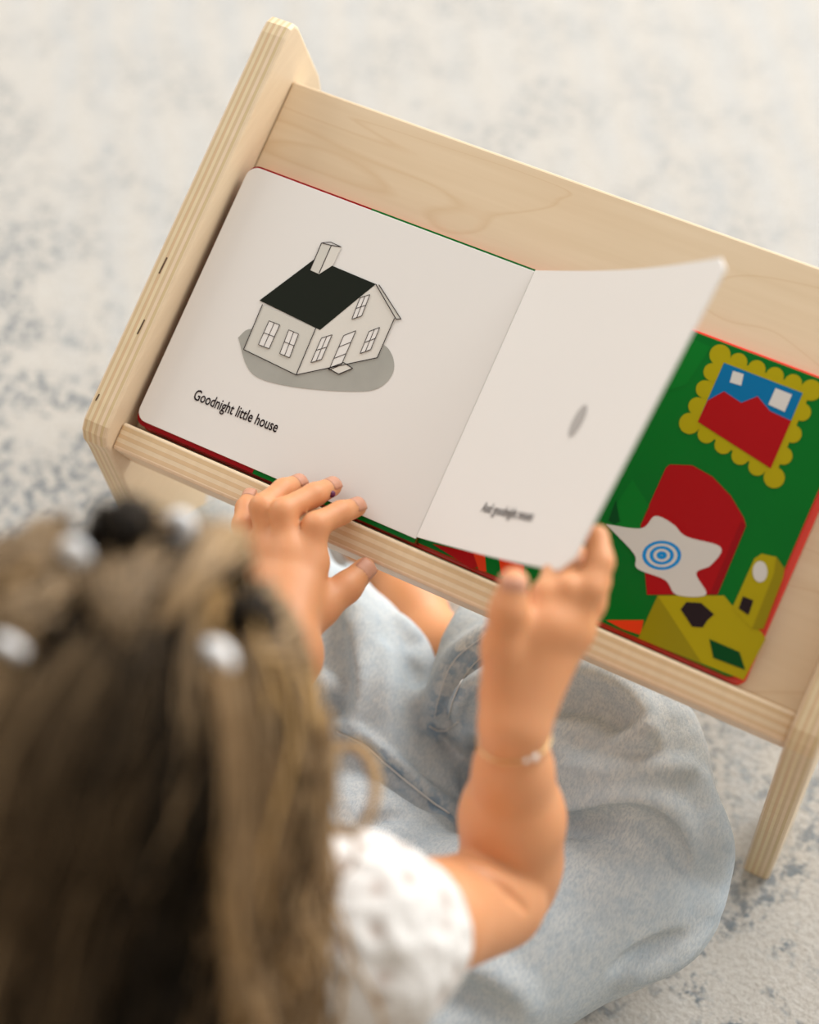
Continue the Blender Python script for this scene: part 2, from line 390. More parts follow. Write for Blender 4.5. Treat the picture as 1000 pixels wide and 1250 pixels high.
def text_mesh(name, body, size, fn, m, parent, xs=1.0):
    cu = bpy.data.curves.new(name, 'FONT'); cu.body = body; cu.size = size; cu.resolution_u = 3; cu.fill_mode = 'FRONT'; cu.offset = .00011
    o = bpy.data.objects.new('tmp_text', cu); C.objects.link(o)
    dg = bpy.context.evaluated_depsgraph_get(); me0 = o.evaluated_get(dg).to_mesh()
    V = [fn(v.co.x*xs, v.co.y) for v in me0.vertices]; Fc = [list(p.vertices) for p in me0.polygons]
    wd = max(v.co.x for v in me0.vertices)*xs
    o.evaluated_get(dg).to_mesh_clear(); bpy.data.objects.remove(o); bpy.data.curves.remove(cu)
    me = bpy.data.meshes.new(name); me.from_pydata([tuple(v) for v in V], [], Fc); me.update()
    return link(name, me, m, parent), wd
t0 = np.array(BI(235, 487, 0)); t1 = np.array(BI(337, 528, 0)); td = (t1-t0); tl = np.linalg.norm(td); td /= tl; tn = np.array([-td[1], td[0]])
def put_left(x, y): q = t0+td*x+tn*y; return B(q[0], q[1], .00025)
o, wd = text_mesh('lettering', 'Goodnight little house', .0088, put_left, M_ink, lp)
sc_ = tl/wd; bpy.data.objects.remove(o)
text_mesh('lettering', 'Goodnight little house', .0088, put_left, M_ink, lp, sc_)

# --- green spread on the right page: plain blocks of colour
q = HR
pixprint('print_panel', [(843, 412), (868, 424), (838, 470), (812, 478)], q, M_green2, rp, L)
pixprint('print_panel', [(756, 610), (772, 585), (793, 618), (770, 668), (742, 640)], q, M_green2, rp, L)
pixprint('print_panel', [(743, 636), (752, 610), (757, 637), (750, 640)], q, M_dgreen, rp, 2*L)
# picture with a scalloped yellow frame
fr_in = [(884, 443), (980, 480), (941, 572), (852, 515)]
cen = np.mean(fr_in, 0); kk_ = 0
out_fr = [tuple(np.array(p_)+(np.array(p_)-cen)*.16) for p_ in fr_in]
pixprint('print_frame', out_fr, q, M_yel, rp, L)
for i in range(4):
    a = np.array(out_fr[i], float); b = np.array(out_fr[(i+1) % 4], float); k = 5 if i % 2 == 0 else 4
    for j in range(k):
        cc = a+(b-a)*j/k; r = 13 if j == 0 else 11; kk_ += 1
        pixprint('print_frame', [(cc[0]+r*math.cos(t), cc[1]+r*math.sin(t)) for t in np.linspace(0, 2*math.pi, 19)[:-1]], q, M_yel, rp, (1.2+.06*kk_)*L)
pixprint('print_picture', fr_in, q, M_blue, rp, 3*L)
pixprint('print_picture', [(864, 489), (884, 478), (905, 492), (925, 484), (940, 502), (966, 514), (941, 572), (852, 515)], q, M_red2, rp, 4.4*L)
pixprint('print_picture', [(895, 453), (908, 457), (905, 471), (891, 467)], q, M_pgrey, rp, 4.6*L)
pixprint('print_picture', [(947, 474), (967, 482), (958, 503), (938, 494)], q, M_pgrey, rp, 4.6*L)
# red rounded block, pale folded cloth, blue dot
pixprint('print_red_block', [(782, 640), (813, 571), (818, 567), (845, 568), (870, 582), (892, 605), (908, 632), (911, 642), (876, 726), (790, 726)], q, M_red2, rp, L)
pixprint('print_red_block', [(905, 636), (911, 642), (876, 726), (866, 726)], q, M_dred, rp, 2.2*L)
pixprint('print_cloth', [(740, 640), (783, 645), (800, 630), (822, 640), (838, 655), (880, 668), (868, 690), (850, 700), (862, 726), (826, 726), (812, 708), (778, 694), (774, 676)], q, M_pgrey, rp, 3.4*L, True)
def ring(cx, cy, rx, ry, r2, m, lift):
    N = 22; o1 = [BI(cx+rx*math.cos(t), cy+ry*math.sin(t), q) for t in np.linspace(0, 2*math.pi, N+1)[:-1]]
    i1 = [BI(cx+r2*rx*math.cos(t), cy+r2*ry*math.sin(t), q) for t in np.linspace(0, 2*math.pi, N+1)[:-1]]
    V = [B(u, v, q+lift) for u, v in o1+i1]
    mesh('print_ring', V, [[i, N+i, N+(i+1) % N, (i+1) % N] for i in range(N)], m, rp)
ring(808, 678, 24, 18, .80, M_blue2, 5*L); ring(808, 678, 15, 11.5, .68, M_blue2, 5*L); ring(808, 678, 6.5, 5, .1, M_blue2, 5*L)
pixprint('print_orange_strip', [(740, 757), (786, 757), (782, 775), (760, 768)], q, M_org, rp, 1.5*L)
pixprint('print_table', [(803, 727), (884, 727), (893, 738), (930, 772), (935, 780), (908, 830), (779, 779)], q, M_yel, rp, 2*L)
pixprint('print_table', [(803, 727), (858, 811), (779, 779)], q, M_yel2, rp, 3*L)
pixprint('print_green_block', [(866, 780), (903, 796), (910, 818), (871, 803)], q, M_dgreen, rp, 4*L)
pixprint('print_clock', [(894, 742), (921, 682), (930, 676), (948, 680), (958, 694), (956, 706), (932, 768), (918, 768)], q, M_yel, rp, 4*L)
pixprint('print_clock', [(948, 680), (958, 694), (956, 706), (932, 768), (918, 768), (945, 700)], q, M_yel2, rp, 5*L)
pixprint('print_dial', [(928+9*math.cos(t), 698+13*math.sin(t)) for t in np.linspace(0, 6.283, 20)[:-1]], q, M_pgrey, rp, 6*L)
pixprint('print_dark_patch', [(907, 728), (920, 733), (914, 751), (902, 743)], q, M_ink, rp, 6*L)
pixprint('print_dark_patch', [(831, 744), (838, 735), (856, 736), (872, 750), (864, 757), (858, 766), (845, 765), (838, 754)], q, M_ink, rp, 4*L)
# strip of coloured print near the spine under the lifted leaf
pixprint('print_orange_strip', [(528, 664), (585, 676), (592, 690), (575, 694)], q, M_red2, rp, L)
pixprint('print_orange_strip', [(577, 673), (592, 676), (594, 698), (585, 697)], q, M_org, rp, 2*L)
pixprint('print_orange_strip', [(609, 680), (640, 690), (640, 712), (612, 702)], q, M_org, rp, 2*L)

# --- lifted leaf, board thickness, slightly bowed
SB, STp = (PW+.0002, .0012, .0006), (PW+.0002, PH+.0004, .0006)
TB, TT = (.2832, .0078, .1265), (.2945, .1662, .1300)
def LS(a, b, off=0.0):
    e0 = np.array(SB)*(1-b)+np.array(STp)*b; e1 = np.array(TB)*(1-b)+np.array(TT)*b
    p = e0*(1-a)+e1*a; d = e1-e0; nn_ = np.cross(d, np.array(STp)-np.array(SB)); nn_ /= np.linalg.norm(nn_)
    nn_ = nn_ if nn_[0] < 0 else -nn_                    # page face turned towards the left page
    p = p - nn_*(.006*math.sin(math.pi*a)) + nn_*off
    return B(*p)
NA, NB = 18, 16
rc = .0065
def leaf_ab():
    g = []
    for i in range(NA+1):
        for j in range(NB+1):
            a = i/NA; b = j/NB
            # round the two free corners
            da = (1-a)*PW; lim = 0
            if da < rc: lim = (rc-math.sqrt(max(rc*rc-(rc-da)**2, 0)))/PH
            g.append((a, lim+(1-2*lim)*b))
    return g
G = leaf_ab(); TKL = .0011
V = [LS(a, b, 0) for a, b in G]+[LS(a, b, -TKL) for a, b in G]; N1 = len(G); Fc = []
ix = lambda i, j: i*(NB+1)+j
for i in range(NA):
    for j in range(NB):
        Fc.append([ix(i, j), ix(i+1, j), ix(i+1, j+1), ix(i, j+1)]); Fc.append([N1+ix(i, j+1), N1+ix(i+1, j+1), N1+ix(i+1, j), N1+ix(i, j)])
    Fc.append([ix(i, 0), N1+ix(i, 0), N1+ix(i+1, 0), ix(i+1, 0)]); Fc.append([ix(i+1, NB), N1+ix(i+1, NB), N1+ix(i, NB), ix(i, NB)])
for j in range(NB):
    Fc.append([ix(NA, j), N1+ix(NA, j), N1+ix(NA, j+1), ix(NA, j+1)]); Fc.append([ix(0, j+1), N1+ix(0, j+1), N1+ix(0, j), ix(0, j)])
M_liftpage = mat('cream_leaf', (.78, .755, .72), .5, .3)
lift = mesh('lifted_page', V, Fc, M_liftpage, book)
def put_lift(x, y): return LS(.295+x/PW, .135+y/PH, .0003)
text_mesh('lettering', 'And goodnight mouse', .0078, put_lift, mat('print_soft_ink', (.11, .10, .10), .5), lift, .82)
ev = [LS(.60+.030*math.cos(t), .475+.055*math.sin(t), .0003) for t in np.linspace(0, 2*math.pi, 21)[:-1]]
mesh('print_spot', ev, [list(range(20))], mat('print_mid_grey', (.42, .40, .38), .5), lift)
tag(book, 'open board picture book on the desk with one cream leaf lifted over a green page', 'book')

# ------------------------------------------------------------------ implicit surface toolkit
def smin(a, b, k):
    hh = np.clip(.5+.5*(a-b)/k, 0, 1); return a*(1-hh)+b*hh-k*hh*(1-hh)
def cone(a, b, ra, rb):
    a = np.array(a, float); b = np.array(b, float); ba = b-a; L2 = max(ba@ba, 1e-12)
    def f(X, Y, Z):
        px, py, pz = X-a[0], Y-a[1], Z-a[2]
        t = np.clip((px*ba[0]+py*ba[1]+pz*ba[2])/L2, 0, 1)
        return np.sqrt((px-t*ba[0])**2+(py-t*ba[1])**2+(pz-t*ba[2])**2)-(ra+(rb-ra)*t)
    r = max(ra, rb); f.lo = np.minimum(a, b)-r; f.hi = np.maximum(a, b)+r; return f
def ell(c, r, axes=None):
    c = np.array(c, float); r = np.array(r, float); A = np.eye(3) if axes is None else np.array(axes, float)
    def f(X, Y, Z):
        p = [X-c[0], Y-c[1], Z-c[2]]
        q = [sum(A[i][j]*p[j] for j in range(3)) for i in range(3)]
        k0 = np.sqrt(sum((q[i]/r[i])**2 for i in range(3))); k1 = np.sqrt(sum((q[i]/r[i]**2)**2 for i in range(3)))+1e-9
        return k0*(k0-1)/k1
    m = r.max(); f.lo = c-m; f.hi = c+m; return f
def union(fs, k):
    def f(X, Y, Z):
        d = fs[0](X, Y, Z)
        for g in fs[1:]: d = smin(d, g(X, Y, Z), k)
        return d
    f.lo = np.min([g.lo for g in fs], 0); f.hi = np.max([g.hi for g in fs], 0); return f
def chain(pts, rs, k=.003):
    return union([cone(pts[i], pts[i+1], rs[i], rs[i+1]) for i in range(len(pts)-1)], k)
class Field:
    def __init__(s, lo, hi, h):
        s.lo = np.array(lo, float); s.h = h; s.n = np.ceil((np.array(hi)-s.lo)/h).astype(int)+1; s.g = np.full(s.n, .05, np.float32)
    def sl(s, f, mg):
        a = np.clip(np.floor((f.lo-mg-s.lo)/s.h).astype(int), 0, s.n); b = np.clip(np.ceil((f.hi+mg-s.lo)/s.h).astype(int)+1, 0, s.n)
        ax = [(s.lo[i]+s.h*np.arange(a[i], b[i])).astype(np.float32) for i in range(3)]
        return tuple(slice(a[i], b[i]) for i in range(3)), ax[0][:, None, None], ax[1][None, :, None], ax[2][None, None, :]
    def add(s, f, k=.004):
        q, X, Y, Z = s.sl(f, k+.012)
        if s.g[q].size: s.g[q] = smin(s.g[q], f(X, Y, Z), k)
    def cut(s, f, k=.004):
        q, X, Y, Z = s.sl(f, k+.012)
        if s.g[q].size: s.g[q] = -smin(-s.g[q], f(X, Y, Z), k)
    def clipz(s, z):
        zz = (s.lo[2]+s.h*np.arange(s.n[2])).astype(np.float32)[None, None, :]; s.g = np.maximum(s.g, z-zz)
    def mesh(s, smooth=2):
        g = s.g; S = g < 0
        c = np.zeros(tuple(s.n-1), np.uint8)
        for dx in (0, 1):
            for dy in (0, 1):
                for dz in (0, 1): c += S[dx:s.n[0]-1+dx, dy:s.n[1]-1+dy, dz:s.n[2]-1+dz]
        I = np.argwhere((c > 0) & (c < 8)); idx = np.full(tuple(s.n-1), -1, np.int32); idx[I[:, 0], I[:, 1], I[:, 2]] = np.arange(len(I))
        cor = [(dx, dy, dz) for dx in (0, 1) for dy in (0, 1) for dz in (0, 1)]
        val = {d: g[I[:, 0]+d[0], I[:, 1]+d[1], I[:, 2]+d[2]] for d in cor}
        acc = np.zeros((len(I), 3)); cnt = np.zeros(len(I))
        for d in cor:
            for ax in range(3):
                if d[ax]: continue
                e = list(d); e[ax] = 1; e = tuple(e); a, b = val[d], val[e]; mk = (a < 0) != (b < 0)
                t = np.where(mk, a/np.where(mk, a-b, 1), 0); p = np.repeat(np.array(d, float)[None], len(I), 0); p[:, ax] += t
                acc += p*mk[:, None]; cnt += mk
        V = s.lo+s.h*(I+acc/cnt[:, None]); Q = []
        for ax in range(3):
            sh = [slice(None)]*3; sh2 = list(sh); sh[ax] = slice(0, -1); sh2[ax] = slice(1, None)
            A, Bq = S[tuple(sh)], S[tuple(sh2)]; E = np.argwhere(A != Bq); o = [(ax+1) % 3, (ax+2) % 3]
            ok = (E[:, o[0]] > 0) & (E[:, o[1]] > 0) & (E[:, o[0]] < s.n[o[0]]-1) & (E[:, o[1]] < s.n[o[1]]-1); E = E[ok]
            fl_ = A[E[:, 0], E[:, 1], E[:, 2]]; q = []
            for d0, d1 in ((-1, -1), (0, -1), (0, 0), (-1, 0)):
                K = E.copy(); K[:, o[0]] += d0; K[:, o[1]] += d1; q.append(idx[K[:, 0], K[:, 1], K[:, 2]])
            q = np.stack(q, 1); q[~fl_] = q[~fl_][:, ::-1]; Q.append(q)
        Q = np.concatenate(Q); Q = Q[(Q >= 0).all(1)]
        ed = np.concatenate([Q[:, [i, (i+1) % 4]] for i in range(4)])
        for _ in range(smooth):
            sm = np.zeros_like(V); ct = np.zeros(len(V))
            for k in range(3): sm[:, k] = np.bincount(ed[:, 0], V[ed[:, 1], k], len(V))
            ct = np.bincount(ed[:, 0], minlength=len(V)); V = V*.5+.5*sm/np.maximum(ct, 1)[:, None]
        return V, Q
def vnormals(V, Q):
    n_ = np.cross(V[Q[:, 2]]-V[Q[:, 0]], V[Q[:, 3]]-V[Q[:, 1]]); N = np.zeros_like(V)
    for i in range(4):
        for k in range(3): N[:, k] += np.bincount(Q[:, i], n_[:, k], len(V))
    return N/(np.linalg.norm(N, axis=1)[:, None]+1e-12)

# ------------------------------------------------------------------ person
person = empty('person', (.17, -.26, 0))
tag(person, 'person in pale blue jeans and white lace blouse sitting cross-legged, lifting a page', 'person')
# skeleton
HC = P(124, 925, .430)
yaw = .10; pit = .56
fdir = np.array([-math.sin(yaw)*math.cos(pit), math.cos(yaw)*math.cos(pit), -math.sin(pit)])
rdir = np.array([math.cos(yaw), math.sin(yaw), 0]); udir = np.cross(rdir, fdir)
AX = np.array([rdir, fdir, udir])
HR3 = np.array([.068, .082, .082])
def hp(r, f_, u): return HC+rdir*r+fdir*f_+udir*u
SHR = P(424, 1154, .318); NECK = hp(0, -.045, -.085)
SHL = np.array([SHR[0]-.205, SHR[1]-.045, .32]); MID = (SHR+SHL)/2
PEL = np.array([MID[0]+.008, MID[1]-.045, .085])
ELR = P(604, 1098, .224); WRR = P(628, 884, .302)
fb = Field((-.06, -.43, 0.0), (.44, .16, .56), .0016)
# head
fb.add(ell(HC, HR3, AX), .01)
fb.add(ell(hp(0, .028, -.045), (.052, .05, .055), AX), .03)            # face and jaw
fb.add(ell(hp(0, .082, -.038), (.009, .012, .012), AX), .008)          # nose
fb.add(cone(hp(0, .078, -.018), hp(0, .083, -.034), .005, .007), .008)
for s in (-1, 1):
    fb.add(ell(hp(s*.070, -.004, -.030), (.010, .016, .024), AX), .006)  # ears
    fb.cut(ell(hp(s*.026, .083, -.018), (.012, .008, .008), AX), .006)   # eye sockets
    fb.add(ell(hp(s*.032, .055, -.052), (.022, .022, .020), AX), .02)    # cheeks
fb.add(cone(hp(-.012, .071, -.064), hp(.012, .071, -.064), .006, .006), .006)
fb.add(cone(NECK, hp(0, -.012, -.05), .034, .034), .02)
# torso
fb.add(cone(MID+[0, 0, -.01], NECK, .045, .034), .03)
fb.add(cone(SHL, SHR, .028, .028), .03)
fb.add(ell(MID+[0.002, -.01, -.09], (.088, .052, .10)), .03)
fb.add(ell(PEL+[0, 0, .03], (.09, .068, .075)), .03)
# legs inside the jeans
HIPR = PEL+[.055, .02, 0]; HIPL = PEL+[-.055, .02, 0]
KNR = P(782, 1065, .072); ANR = P(560, 808, .052); KNL = P(300, 712, .078); ANL = P(530, 945, .045)
fb.add(chain([HIPR, KNR, ANR], [.046, .034, .020]), .02)
fb.add(chain([HIPL, KNL, ANL], [.046, .034, .024]), .02)
# right foot comes out of the hem and passes under the desk
T1 = P(478, 700, .030); T2 = P(420, 628, .020)
fb.add(chain([ANR, P(530, 790, .046), P(500, 740, .040), T1, T2], [.021, .0205, .021, .021, .014], .01), .012)
fb.add(ell(P(545, 815, .030), (.022, .022, .026)), .012)
for k in range(5):
    a = T2+np.array([-.012+.007*k, .004-.001*k, .0]); fb.add(cone(a, a+np.array([-.014, .020, -.004]), .0075-.0006*k, .0065-.0006*k), .003)
fb.add(chain([ANL, ANL+[.05, -.02, -.02], ANL+[.085, -.05, -.026]], [.022, .024, .014], .01), .012)
# right arm
EL2 = P(624, 1050, .222)
upR = chain([SHR+[-.005, -.004, 0], SHR*.5+ELR*.5, ELR], [.028, .0265, .0245], .006)
foR = chain([EL2, EL2*.66+WRR*.34, EL2*.33+WRR*.67, WRR], [.0255, .0238, .0174, .0138], .008)
fb.add(upR, .012); fb.add(foR, .0016)
fb.add(ell(P(628, 1084, .210), (.019, .019, .019)), .007)
# hands
def hand(wr, wr_r, mcps, fingers, thumb, palm_r, extra=()):
    pl_ = union([cone(wr, m_, wr_r, palm_r[i]) for i, m_ in enumerate(mcps)]+list(extra)+[cone(mcps[i], mcps[i+1], palm_r[i], palm_r[i+1]) for i in range(len(mcps)-1)], .006)
    fg = [chain(p, r, .0025) for p, r in fingers]
    fin = union(fg, .0007)
    th = chain(thumb[0], thumb[1], .004)
    def f(X, Y, Z): return smin(smin(pl_(X, Y, Z), fin(X, Y, Z), .0045), th(X, Y, Z), .005)
    f.lo = np.min([pl_.lo, fin.lo, th.lo], 0); f.hi = np.max([pl_.hi, fin.hi, th.hi], 0); return f
nails = []
# left hand over the ledge
WRL = P(346, 800, .236)
lm = [P(379, 688, .2320), P(354, 676, .2350), P(331, 672, .2310), P(311, 674, .2250)]
Lf = []
for m_, a, b, c, rr in ((lm[0], (386, 641, .030), (416, 626, .0180), (436, 619, .0080), 1.0), (lm[1], (346, 624, .034), (384, 604, .0205), (406, 594, .0082), 1.0),
                        (lm[2], (320, 619, .031), (346, 598, .0185), (365, 590, .0080), .96), (lm[3], (297, 641, .021), (300, 620, .0140), (306, 606, .0070), .86)):
    pts = [m_]+[BH(*q_) for q_ in (a, b, c)]
    Lf.append((pts, [.0076*rr, .0071*rr, .0064*rr, .0054*rr]))
    nails.append((pts[-2], pts[-1], .0054*rr, np.array([0, -ST, CT])))
thL = [P(356, 772, .226), P(391, 742, .222), P(423, 717, .2185), P(445, 695, .2150)]
fb.add(hand(WRL, .0160, lm, Lf, (thL, [.0130, .0098, .0080, .0064]), [.0088, .0092, .0088, .0080]), .006)
nails.append((thL[-2], thL[-1], .0066, -fw+rt*.15))
ELL = P(235, 980, .19)
fb.add(chain([SHL, ELL, WRL], [.032, .026, .0165], .006), .012)
# right hand holding the lower corner of the leaf
rm = [P(650, 772, .327), P(670, 766, .326), P(688, 766, .322), P(700, 772, .314)]
Rf = [([rm[0], P(668, 727, .331), P(678, 706, .318), P(676, 690, .310)], [.0080, .0074, .0066, .0058]),
      ([rm[1], P(694, 720, .332), P(706, 692, .318), P(700, 674, .310)], [.0080, .0074, .0066, .0058]),
      ([rm[2], P(719, 718, .331), P(732, 686, .333), P(729, 655, .334)], [.0080, .0074, .0066, .0056]),
      ([rm[3], P(722, 738, .316), P(730, 708, .320), P(724, 686, .318)], [.0074, .0066, .0060, .0052])]
thR = [P(618, 846, .310), P(614, 790, .330), P(621, 746, .343), P(627, 712, .350)]
fb.add(hand(WRR, .0134, rm, Rf, (thR, [.0120, .0094, .0084, .0070]), [.0092, .0096, .0092, .0084], [cone(P(626, 850, .308), P(650, 790, .322), .0125, .0095)]), .006)
nails.append((thR[-2], thR[-1], .0070, -fw))
def bsurf(x, y):
    v = RM.T @ np.array([(x-500)/F, (y-625)/F, 1.0]); v /= np.linalg.norm(v)
    t = (fb.lo[2]+fb.h*(fb.n[2]-2)-CAM[2])/v[2]+np.arange(0, .5, .0005); pt = CAM+t[:, None]*v
    ii = np.clip(np.rint((pt-fb.lo)/fb.h).astype(int), 0, fb.n-1); gv = fb.g[ii[:, 0], ii[:, 1], ii[:, 2]]; k = np.argmax(gv < 0); return pt[k], v
cr_ = [bsurf(x, y) for x, y in ((558, 1050), (578, 1057), (600, 1070), (622, 1090), (644, 1112))]
fb.cut(chain([a_-v_*.0005 for a_, v_ in cr_], [.0016, .0026, .0030, .0028, .0014], .002), .0025)
spot = bsurf(405, 603)[0]
V, Q = fb.mesh(2); del fb
body = np_mesh('body', V, Q, M_skin, person)
tag(body, 'bare arms, hands and foot')
for a, b, r, up in nails:                                   # nails: small curved shells set on the finger tips
    a, b = np.array(a), np.array(b); d = b-a; d /= np.linalg.norm(d); up = up-d*(up@d); up /= np.linalg.norm(up); s = np.cross(d, up)
    VV = []; FF = []
    for i in range(6):
        t = -0.95+1.45*i/5; taper = math.sqrt(max(0, 1-(max(0, abs(t+.22)-.35)/.75)**2))
        for j in range(7):
            an = (-1+2*j/6)*.95*taper; rr = r*1.012
            drop = (1-math.sqrt(max(0, 1-max(0, t)**2)))*r
            VV.append(b+d*(t*r*.95)+rr*(math.sin(an)*s+math.cos(an)*up)-up*drop)
    for i in range(5):
        for j in range(6): FF.append([i*7+j, i*7+j+1, (i+1)*7+j+1, (i+1)*7+j])
    nl = mesh('fingernail', VV, FF, M_nail, body, True)
    sd = nl.modifiers.new('thick', 'SOLIDIFY'); sd.thickness = .0004; sd.offset = 0
for s in (-1, 1):
    pe = hp(s*.026, .073, -.018); VV = []; FF = []
    def ball(c, r, nm, mt, par):
        vs = []; fs = []
        for i in range(9):
            for j in range(12):
                t_ = math.pi*i/8; p_ = 2*math.pi*j/12; vs.append(c+r*np.array([math.sin(t_)*math.cos(p_), math.sin(t_)*math.sin(p_), math.cos(t_)]))
        for i in range(8):
            for j in range(12): fs.append([i*12+j, i*12+(j+1) % 12, (i+1)*12+(j+1) % 12, (i+1)*12+j])
        return mesh(nm, vs, fs, mt, par, True)
    ball(pe, .0095, 'eye', M_eye, body); ball(pe+fdir*.0045, .0056, 'iris', M_iris, body)
# purple spot on the middle finger
ball(spot, .0021, 'purple_spot', M_mark, body)
# bracelet
ax_ = WRR-EL2; ax_ /= np.linalg.norm(ax_); bc = EL2*.10+WRR*.90; s1 = np.cross(ax_, [0, 0, 1]); s1 /= np.linalg.norm(s1); s2 = np.cross(ax_, s1)
bp = [bc+.0166*(math.cos(t)*s1+math.sin(t)*s2)+ax_*.0025*math.cos(t+.5) for t in np.linspace(0, 2*math.pi, 49)[:-1]]
br = tube('bracelet', bp, .0004, M_gold, person, 6, True); br['label'] = 'thin gold chain bracelet with a tiny bead'
tb = min(range(48), key=lambda i: abs(np.dot(bp[i]-bc, rt)-.0140)-2*np.dot(bp[i]-bc, -fw))
ball(bp[tb], .0019, 'bead', M_bead, br); ball(bp[tb-2], .0013, 'bead', M_bead, br)

# ------------------------------------------------------------------ jeans
fj = Field((-.10, -.45, 0.0), (.46, .12, .24), .0021)
A = HIPR+[.01, 0, .02]
SH = [P(800, 1028, .080), P(748, 925, .090), P(655, 855, .084), P(575, 815, .062), P(530, 792, .050)]
fj.add(chain(SH, [.042, .048, .047, .043, .040], .02), .004)
ha = SH[4]-SH[2]; ha /= np.linalg.norm(ha); hn = ha.copy(); h0 = P(562, 818, .075)           # hem plane of the right leg
rim = P(600, 757, .05)-P(527, 885, .06); hn = np.cross(np.cross(rim, ha), rim); hn /= np.linalg.norm(hn); hn = hn if hn@ha > 0 else -hn
def hemcut(X, Y, Z):
    pl_ = -((X-h0[0])*hn[0]+(Y-h0[1])*hn[1]+(Z-h0[2])*hn[2]); return np.maximum(pl_, np.sqrt((X-SH[4][0])**2+(Y-SH[4][1])**2+(Z-SH[4][2])**2)-.09)
hemcut.lo = SH[4]-.09; hemcut.hi = SH[4]+.09
fj.cut(hemcut, .003)
fj.cut(cone(h0-ha*.035-[0, 0, .015], h0+ha*.03-[0, 0, .015], .034, .036), .003)
fj.add(chain([HIPR+[0, 0, .0], P(600, 1150, .085), P(772, 1088, .068)], [.066, .054, .050], .02), .002)
fj.add(ell(PEL+[0, 0, .03], (.104, .085, .085)), .03)
fj.add(chain([HIPL, P(210, 880, .09), P(300, 715, .080)], [.070, .066, .056], .02), .02)
fj.add(chain([P(300, 722, .072), P(402, 812, .060), P(432, 885, .056), P(500, 975, .046)], [.050, .049, .045, .040], .02), .003)
fj.add(ell(P(420, 1075, .08), (.07, .06, .045)), .02)
fj.add(ell(P(578, 950, .040), (.036, .034, .030)), .008)
# folds: ridges and grooves laid over the cloth
def surf(x, y):
    v = RM.T @ np.array([(x-500)/F, (y-625)/F, 1.0]); v /= np.linalg.norm(v)
    t = (fj.lo[2]+fj.h*(fj.n[2]-2)-CAM[2])/v[2]+np.arange(0, .34, .0006); pt = CAM+t[:, None]*v
    ii = np.clip(np.rint((pt-fj.lo)/fj.h).astype(int), 0, fj.n-1); gv = fj.g[ii[:, 0], ii[:, 1], ii[:, 2]]; k = np.argmax(gv < 0)
    if gv[k] >= 0: k = np.argmax(pt[:, 2] < .02)
    return pt[k], v
def draped(pix, sink, per=4):
    out = []
    for p in spline([(*q_[:2], 0) for q_ in pix], per): a_, v_ = surf(p[0], p[1]); out.append(a_+v_*sink)
    out = np.array(out); 
    for _ in range(2): out[1:-1] = .5*out[1:-1]+.25*(out[2:]+out[:-2])
    return list(out)
def ridge(pix, r, k=.008, sink=.003, taper=.4):
    pts = draped(pix, sink); n_ = len(pts); fj.add(chain(pts, [max(.001, r*(taper+(1-taper)*math.sin(math.pi*(i+.5)/n_))) for i in range(n_)], .003), k)
def groove(pix, r, k=.006, sink=-.002, taper=.35):
    pts = draped(pix, sink); n_ = len(pts); fj.cut(chain(pts, [max(.001, r*(taper+(1-taper)*math.sin(math.pi*(i+.5)/n_))) for i in range(n_)], .003), k)
# right shin: scooped hollow between two crests, overhanging crest above the thigh
ridge([(600, 985), (690, 980), (770, 980), (812, 998), (842, 1042)], .013, .008, .004)
ridge([(668, 796), (690, 806), (720, 826), (748, 838), (778, 873), (792, 905)], .012, .010, .002)
groove([(630, 848), (690, 866), (735, 880), (764, 896)], .019, .007, -.004)
ridge([(630, 893), (690, 894), (728, 900), (754, 915)], .009, .006, .001)
ridge([(750, 917), (770, 905), (794, 890)], .006, .006, .001)
groove([(700, 926), (750, 930), (800, 922)], .006, .006, -.002)
ridge([(670, 942), (720, 942), (790, 939), (842, 938)], .006, .008, .001)
groove([(600, 1014), (690, 1009), (745, 1003), (792, 1008), (820, 1030), (834, 1056)], .009, .003, .000)
# knee and thigh
ridge([(858, 960), (872, 1020), (872, 1080), (858, 1120)], .008, .014, .004)
groove([(752, 1184), (795, 1163), (840, 1142)], .007, .004, -.001)
ridge([(765, 1196), (815, 1170), (852, 1140)], .008, .008, .002)
ridge([(560, 1180), (600, 1195), (640, 1225)], .006, .014, .002)
groove([(520, 1225), (570, 1215), (620, 1240)], .007, .008, -.002)
# hem of the right leg
ridge([(530, 880), (538, 845), (556, 805), (604, 768)], .0075, .006, .003, .9)
groove([(545, 880), (553, 850), (572, 815), (606, 790)], .0045, .004, -.001, .8)
ridge([(556, 868), (580, 846), (606, 820)], .009, .006, .000)
groove([(570, 885), (592, 868), (616, 838)], .011, .005, -.002)
ridge([(600, 905), (612, 945), (600, 985)], .008, .006, .000)
groove([(575, 905), (582, 945), (578, 985)], .009, .005, -.001)
# left leg
ridge([(428, 690), (434, 770), (430, 830), (425, 880)], .010, .010, .002)
groove([(402, 745), (404, 800), (407, 850), (408, 885)], .012, .004, -.003)
ridge([(372, 836), (396, 838), (414, 846)], .009, .005, .001)
groove([(388, 900), (400, 875), (413, 856)], .007, .004, -.001)
ridge([(488, 760), (510, 795), (514, 825), (506, 856)], .009, .010, .001)
groove([(503, 806), (510, 820), (506, 836)], .005, .003, -.001)
ridge([(468, 800), (470, 850), (468, 900), (480, 940)], .006, .012, .002)
ridge([(410, 884), (445, 902), (472, 926), (510, 958), (550, 988)], .0055, .003, .000, .9)
groove([(408, 900), (443, 917), (470, 942), (508, 974), (545, 1004)], .0050, .003, -.001, .9)
groove([(440, 1004), (480, 1003), (540, 1006)], .008, .005, -.001)
ridge([(440, 1030), (520, 1014), (600, 1004)], .008, .008, .002)
fj.clipz(.0015)
V, Q = fj.mesh(2); del fj
N = vnormals(V, Q)
